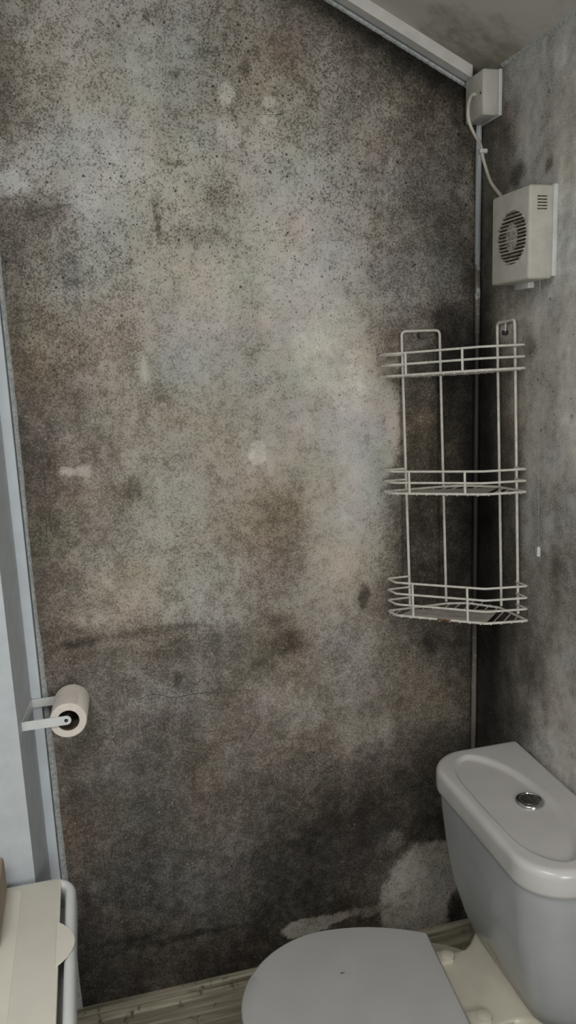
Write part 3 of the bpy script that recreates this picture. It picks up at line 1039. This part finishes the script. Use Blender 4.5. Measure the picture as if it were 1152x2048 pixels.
# ------------------------------------------------------------------ wire corner shelf
shelf = thing('corner_shelf', (XR - .01, YB - .01, 1.06), 'three tier white wire corner shelf hanging on the black mouldy corner', 'shelf')
ORX, ORY, PZ = XR - .008, YB - .009, 1.645
TILT = math.radians(3.3)        # it hangs from its two screws and the foot swings out
def T(p):
    dy, dz = p[1] - ORY, p[2] - PZ
    return (p[0], ORY + dy * math.cos(TILT) + dz * math.sin(TILT), PZ - dy * math.sin(TILT) + dz * math.cos(TILT))
WR = .0026
def wire(name, pts, parent, r=WR, seg=8, rnd=.008, mat='wire'):
    P = round_path(pts, rnd) if rnd else [Vector(p) for p in pts]
    return mk(name, *tubeg([T(p) for p in P], r, seg), M[mat], parent, smooth=60)
xa, xb, ya, yb_ = .652, .738, 1.466, 1.399
zbot = 1.056
wire('upright_frame', [(xa, ORY, zbot), (xa, ORY, 1.643), (xb, ORY, 1.643), (xb, ORY, zbot)], shelf, .0030, rnd=.010)
wire('upright_frame', [(ORX, ya, zbot), (ORX, ya, 1.646), (ORX, yb_, 1.646), (ORX, yb_, zbot)], shelf, .0030, rnd=.008)
A = (.600, ORY); B = (.6025, 1.505); Cc = (.739, 1.374); E_ = (ORX, 1.358)
def tier(zs, broken=False, back_rail=False):
    def path(zz):
        return [(xa, ORY - .003, zz), (A[0], A[1] - .003, zz), (B[0], B[1], zz), (Cc[0], Cc[1], zz), (E_[0] - .003, E_[1], zz), (ORX - .003, yb_, zz)]
    z0 = zs[0]
    frame = [(xb + .0, ORY - .003, z0), (A[0], A[1] - .003, z0), (B[0], B[1], z0), (Cc[0], Cc[1], z0), (E_[0] - .003, E_[1], z0), (ORX - .003, ya, z0), (ORX - .045, ORY - .02, z0), (xb, ORY - .003, z0)]
    fr = wire('basket_frame', frame, shelf, .0027, rnd=.006)
    for zz in zs[1:]:
        wire('rail', path(zz), fr, .0024, rnd=.006)
    d = Vector((Cc[0] - B[0], Cc[1] - B[1]))
    for t in (.19, .80):
        q = (B[0] + d.x * t, B[1] + d.y * t - .0025)
        wire('tie', [(q[0], q[1], z0 - .001), (q[0], q[1], zs[-1] + .001)], fr, .0026, rnd=0)
    # floor wires run towards the corner
    ddir = Vector((d.y, -d.x)).normalized()      # perpendicular to the front rail
    if ddir.x < 0: ddir = -ddir
    def hit_back(px_, py_):
        ts = [(ORY - .004 - py_) / ddir.y, (ORX - .004 - px_) / ddir.x]
        return min(t for t in ts if t > 0)
    starts = [(B[0] + d.x * t, B[1] + d.y * t) for t in [(k + .5) / 9 for k in range(9)]]
    starts += [(Cc[0] + (E_[0] - Cc[0]) * t, Cc[1] + (E_[1] - Cc[1]) * t) for t in (.12, .36, .60, .84)]
    starts += [(A[0], B[1] + .012), (A[0], B[1] + .028)]
    for sx, sy in starts:
        t = hit_back(sx, sy)
        wire('floor_wire', [(sx - ddir.x * .002, sy - ddir.y * .002, z0 - .0025), (sx + ddir.x * t, sy + ddir.y * t, z0 - .0025)], fr, .0014, 6, rnd=0)
    return fr, d, ddir
tz = ((1.551, 1.573, 1.595), (1.312, 1.334, 1.357), (1.052, 1.076, 1.099, 1.123))
for i, zs in enumerate(tz):
    fr, d, ddir = tier(zs)
    if i > 0:                                    # grey tray strip lying along the front of the two lower baskets
        w = .100
        corners = [(B[0] + d.x * .03 + ddir.x * .006, B[1] + d.y * .03 + ddir.y * .006), (B[0] + d.x * .99 + ddir.x * .006, B[1] + d.y * .99 + ddir.y * .006)]
        c3 = (corners[1][0] + ddir.x * w, corners[1][1] + ddir.y * w)
        c4 = (corners[0][0] + ddir.x * w * .62 , corners[0][1] + ddir.y * w * .38)
        V, F = prismg(corners + [c3, c4], 'z', zs[0] - .0012, zs[0] + .0006)
        mk('tray', [T(v) for v in V], F, M['tray'], fr)
    if i == 2:
        q0 = (B[0] + d.x * .47, B[1] + d.y * .47 - .0004, zs[0]); q1 = (B[0] + d.x * .62, B[1] + d.y * .62 - .0004, zs[0])
        wire('rust_patch', [q0, q1], fr, .0026, 8, rnd=0, mat='rust')
# fixing screws with washers
def disc_y(cx, y0, cz, r, t, n=20):
    return loftg([[(cx + r * math.cos(2 * math.pi * k / n), y0 - tt, cz + r * math.sin(2 * math.pi * k / n)) for k in range(n)] for tt in (0, t)])
def disc_x(x0, cy, cz, r, t, n=20):
    return loftg([[(x0 - tt, cy + r * math.cos(2 * math.pi * k / n), cz + r * math.sin(2 * math.pi * k / n)) for k in range(n)] for tt in (0, t)])
mk('screw', *disc_y(.697, YB, 1.633, .0062, .010), M['screw'], shelf)
mk('screw', *disc_x(XR, 1.440, 1.631, .0050, .010), M['screw'], shelf)
mk('hanger_loop', *boxg(XR - .0085, XR - .006, 1.434, 1.4365, 1.634, 1.652), M['wire'], shelf)

# ------------------------------------------------------------------ extractor fan
fx, fy0, fy1, fz0, fz1 = .779, 1.278, 1.408, 1.719, 1.878
fan = thing('extractor_fan', (XR, (fy0 + fy1) / 2, fz0), 'cream plastic extractor fan with dusty round grille on the right wall', 'fan')
fan_body = mk('housing', *boxg(fx, XR - .007, fy0, fy1, fz0, fz1, .005, 3), M['plastic'], fan, smooth=40)
mk('back_plate', *boxg(XR - .009, XR, fy0 - .003, fy1 + .004, fz0 + .004, fz1 + .001, .002, 2), M['plastic_white'], fan, smooth=40)
for k in range(5):
    zz = 1.858 - k * .0052
    mk('vent_slot', *boxg(.7945, .8135, fy0 - .0003, fy0 + .004, zz - .0011, zz + .0011), M['dark'], fan_body)
gy, gz, gr = 1.333, 1.797, .0465
grille = mk('grille', *disc_x(fx + .003, gy, gz, gr, .0036, 48), M['dark'], fan)
mk('hub', *loftg([[(fx - tt, gy + r * math.cos(2 * math.pi * k / 32), gz + r * 1.35 * math.sin(2 * math.pi * k / 32)) for k in range(32)] for tt, r in ((0, .0185), (.0020, .0185), (.0026, .016))]), M['dust'], grille, smooth=40)
nsl = 15
for k in range(nsl):
    zz = gz - gr + 2 * gr * (k + .5) / nsl
    hw = math.sqrt(max(0, gr ** 2 - (zz - gz) ** 2)) + random.uniform(.001, .006)
    h = .00125
    mk('louvre', *boxg(fx - .0034, fx + .001, gy - hw, gy + hw, zz - h, zz + h, .0006, 1), M['dust'] if k % 3 else M['plastic'], grille)
mk('cable_stub', *boxg(.820, .834, 1.345, 1.392, fz0 - .010, fz0 + .006, .002, 2), M['plastic_white'], fan, smooth=40)
cord = mk('pull_cord', *tubeg([(.804, 1.2795, fz0 + .002), (.804, 1.277, 1.60), (.804, 1.270, 1.40), (.804, 1.262, 1.228)], .0005, 6), M['cord'], fan, smooth=60)
mk('toggle', *loftg([ring_at(.804, 1.262, zz, r, 14) for zz, r in ((1.214, .0026), (1.2145, .0036), (1.230, .0034), (1.2325, .0016))]), M['plastic_white'], cord, smooth=50)

# ------------------------------------------------------------------ junction box, cable and pipe in the corner
jb = thing('junction_box', (XR, 1.51, 2.044), 'cream square electrical box in the upper corner under the ceiling', 'electrical box')
mk('back_box', *boxg(.8265, XR, 1.4725, 1.547, 2.044, 2.128, .002, 2), M['plastic_white'], jb, smooth=40)
jbc = mk('cover', *boxg(.793, .8275, 1.4735, 1.5465, 2.0445, 2.1275, .004, 3), M['plastic'], jb, smooth=40)
mk('cover_screw', *disc_x(.793, 1.483, 2.086, .0022, .0006, 12), M['dark'], jbc)
cpts = [(.7945, 1.504, 2.090), (.783, 1.500, 2.086), (.772, 1.489, 2.072), (.765, 1.480, 2.053), (.769, 1.482, 2.032), (.784, 1.488, 2.011), (.805, 1.503, 1.997), (.812, 1.512, 1.988), (.815, 1.504, 1.961), (.811, 1.471, 1.921), (.803, 1.416, 1.884), (.803, 1.4085, 1.877)]
cb = mk('fan_cable', *tubeg(smooth_path(cpts, 8), .0031, 10), M['cable'], smooth=60, label='cream cable looping from the electrical box down to the fan', cat='cable')
mk('cable_clip', *boxg(.8065, .8225, 1.5060, 1.5175, 1.984, 1.992, .0015, 2), M['plastic_white'], cb, smooth=40)
mk('corner_pipe', *tubeg([(.8255, 1.5495, zz) for zz in np.linspace(.2075, 2.046, 40)], .0060, 14), M['pipe'], smooth=60,
   label='thin pale vertical pipe in the corner running down from the electrical box', cat='pipe')

# ------------------------------------------------------------------ toilet roll holder and roll
hz = .941
holder = thing('toilet_roll_holder', (-.160, 1.49, hz - .012), 'white metal toilet roll bracket on the left pier', 'roll holder')
def splay(px_, py_):            # on the pier return: x of its face at depth y
    return PX + (py_ + px_ * 0 - PY) * (-.150 - PX) / (YB - PY)
yf, yk = 1.441, 1.541
hh = .0088
p0, p1 = (splay(0, yf) + .0005, yf), (splay(0, yk) + .0005, yk)
mk('back_strip', [(p0[0], p0[1], hz - hh), (p1[0], p1[1], hz - hh), (p1[0] + .0022, p1[1], hz - hh), (p0[0] + .0022, p0[1], hz - hh),
                  (p0[0], p0[1], hz + hh), (p1[0], p1[1], hz + hh), (p1[0] + .0022, p1[1], hz + hh), (p0[0] + .0022, p0[1], hz + hh)],
   [(0, 1, 2, 3), (4, 5, 6, 7), (0, 1, 5, 4), (1, 2, 6, 5), (2, 3, 7, 6), (3, 0, 4, 7)], M['bracket'], holder)
def arm_outline(xs, xe, zc, h, n=10):
    out = [(xs, zc - h)]
    for k in range(n + 1):
        a = math.radians(-90 + 180 * k / n)
        out.append((xe - h + h * math.cos(a), zc + h * math.sin(a)))
    out.append((xs, zc + h))
    return out
for yy, xs, xe in ((yf, p0[0], -.0735), (yk, p1[0], -.066)):
    arm = mk('arm', *prismg(arm_outline(xs, xe, hz, hh), 'y', yy - .0011, yy + .0011), M['bracket'], holder, smooth=40)
    if yy == yf:
        mk('spindle_hole', *disc_y(xe - .0095, yy - .0008, hz, .0036, .0006, 20), M['dark'], arm)
mk('spindle', *tubeg([(-.083, yf + .001, hz), (-.0755, yk - .001, hz)], .0042, 14), M['dark'], holder, smooth=60)
roll = thing('toilet_roll', (-.076, 1.491, .937 - .0345), 'part used cream toilet paper roll on the white bracket', 'toilet roll')
def tube_y(c0, c1, ro, ri, n=48):
    rings = []
    for c, r in ((c0, ri), (c0, ro - .0012), ((c0[0] + (c1[0] - c0[0]) * .015, c0[1] + (c1[1] - c0[1]) * .015, c0[2] + (c1[2] - c0[2]) * .015), ro), (c1, ro), (c1, ri), (c0, ri)):
        rings.append([(c[0] + r * math.cos(2 * math.pi * k / n), c[1], c[2] + r * math.sin(2 * math.pi * k / n)) for k in range(n)])
    return loftg(rings, False, False)
rc0, rc1 = (-.0795, 1.4455, .9375), (-.0735, 1.5375, .9375)
mk('paper', *tube_y(rc0, rc1, .0345, .0208), M['paper'], roll, smooth=40)
mk('core', *tube_y((rc0[0], rc0[1] + .0015, rc0[2]), (rc1[0], rc1[1] - .0015, rc1[2]), .0207, .0197), M['core'], roll, smooth=40)

# ------------------------------------------------------------------ laundry hamper with a box on it
hx0, hx1, hy0, hy1, hzt = -.52, -.0905, .93, 1.396, .650
hamper = thing('laundry_hamper', ((hx0 + hx1) / 2, (hy0 + hy1) / 2, 0), 'tall cream plastic laundry hamper with flat lid beside the white pier', 'hamper')
def hr(ins, zz, rad):
    return [(p[0], p[1], zz) for p in rrect(hx0 + ins, hx1 - ins, hy0 + ins, hy1 - ins, max(.004, rad - ins), 8)]
body = mk('body', *loftg([hr(.040, 0, .05), hr(.038, .01, .05), hr(.012, .560, .05), hr(.010, .600, .05), hr(.002, .606, .045), hr(0, .612, .045), hr(0, .638, .045), hr(.002, .645, .045), hr(.006, .649, .045),
                          hr(.011, .650, .045), hr(.016, .648, .045), hr(.0185, .643, .045), hr(.019, .612, .045), hr(.020, .600, .045)]), M['hamper'], hamper, smooth=50)
lx1 = -.1175
lid_pts = rrect(hx0 + .024, lx1, hy0 + .024, hy1 - .010, (.012, .03, .03, .006), 6)
hl = mk('lid', *prismg(lid_pts, 'z', .640, .6505, .0015, 2), M['hamper_lid'], hamper, smooth=40)
mk('lid_panel', *prismg(rrect(hx0 + .05, -.187, hy0 + .05, hy1 - .022, .012, 6), 'z', .6503, .6512, .0006, 1), M['hamper_lid'], hl, smooth=40)
tab = []
for k in range(25):
    t = k / 24
    tab.append((lx1 - .001 + .0275 * math.sin(math.pi * t ** 1.05) ** .8, 1.262 - .104 * t))
mk('lid_tab', *prismg([(lx1 - .004, 1.262)] + tab + [(lx1 - .004, 1.158)], 'z', .6508, .6530, .0008, 1), M['hamper_lid'], hl, smooth=40)
mk('hinge_pin', *boxg(-.1165, -.1085, 1.372, 1.380, .640, .6490, .002, 2), M['hamper_lid'], hl)

# tan block standing on the hamper
tb = mk('wooden_block', *boxg(-.33, -.2125, 1.22, 1.384, .6513, .722, .008, 4), M['tan'], smooth=50,
        label='tan wooden block with rounded edges standing on the cream hamper', cat='block')
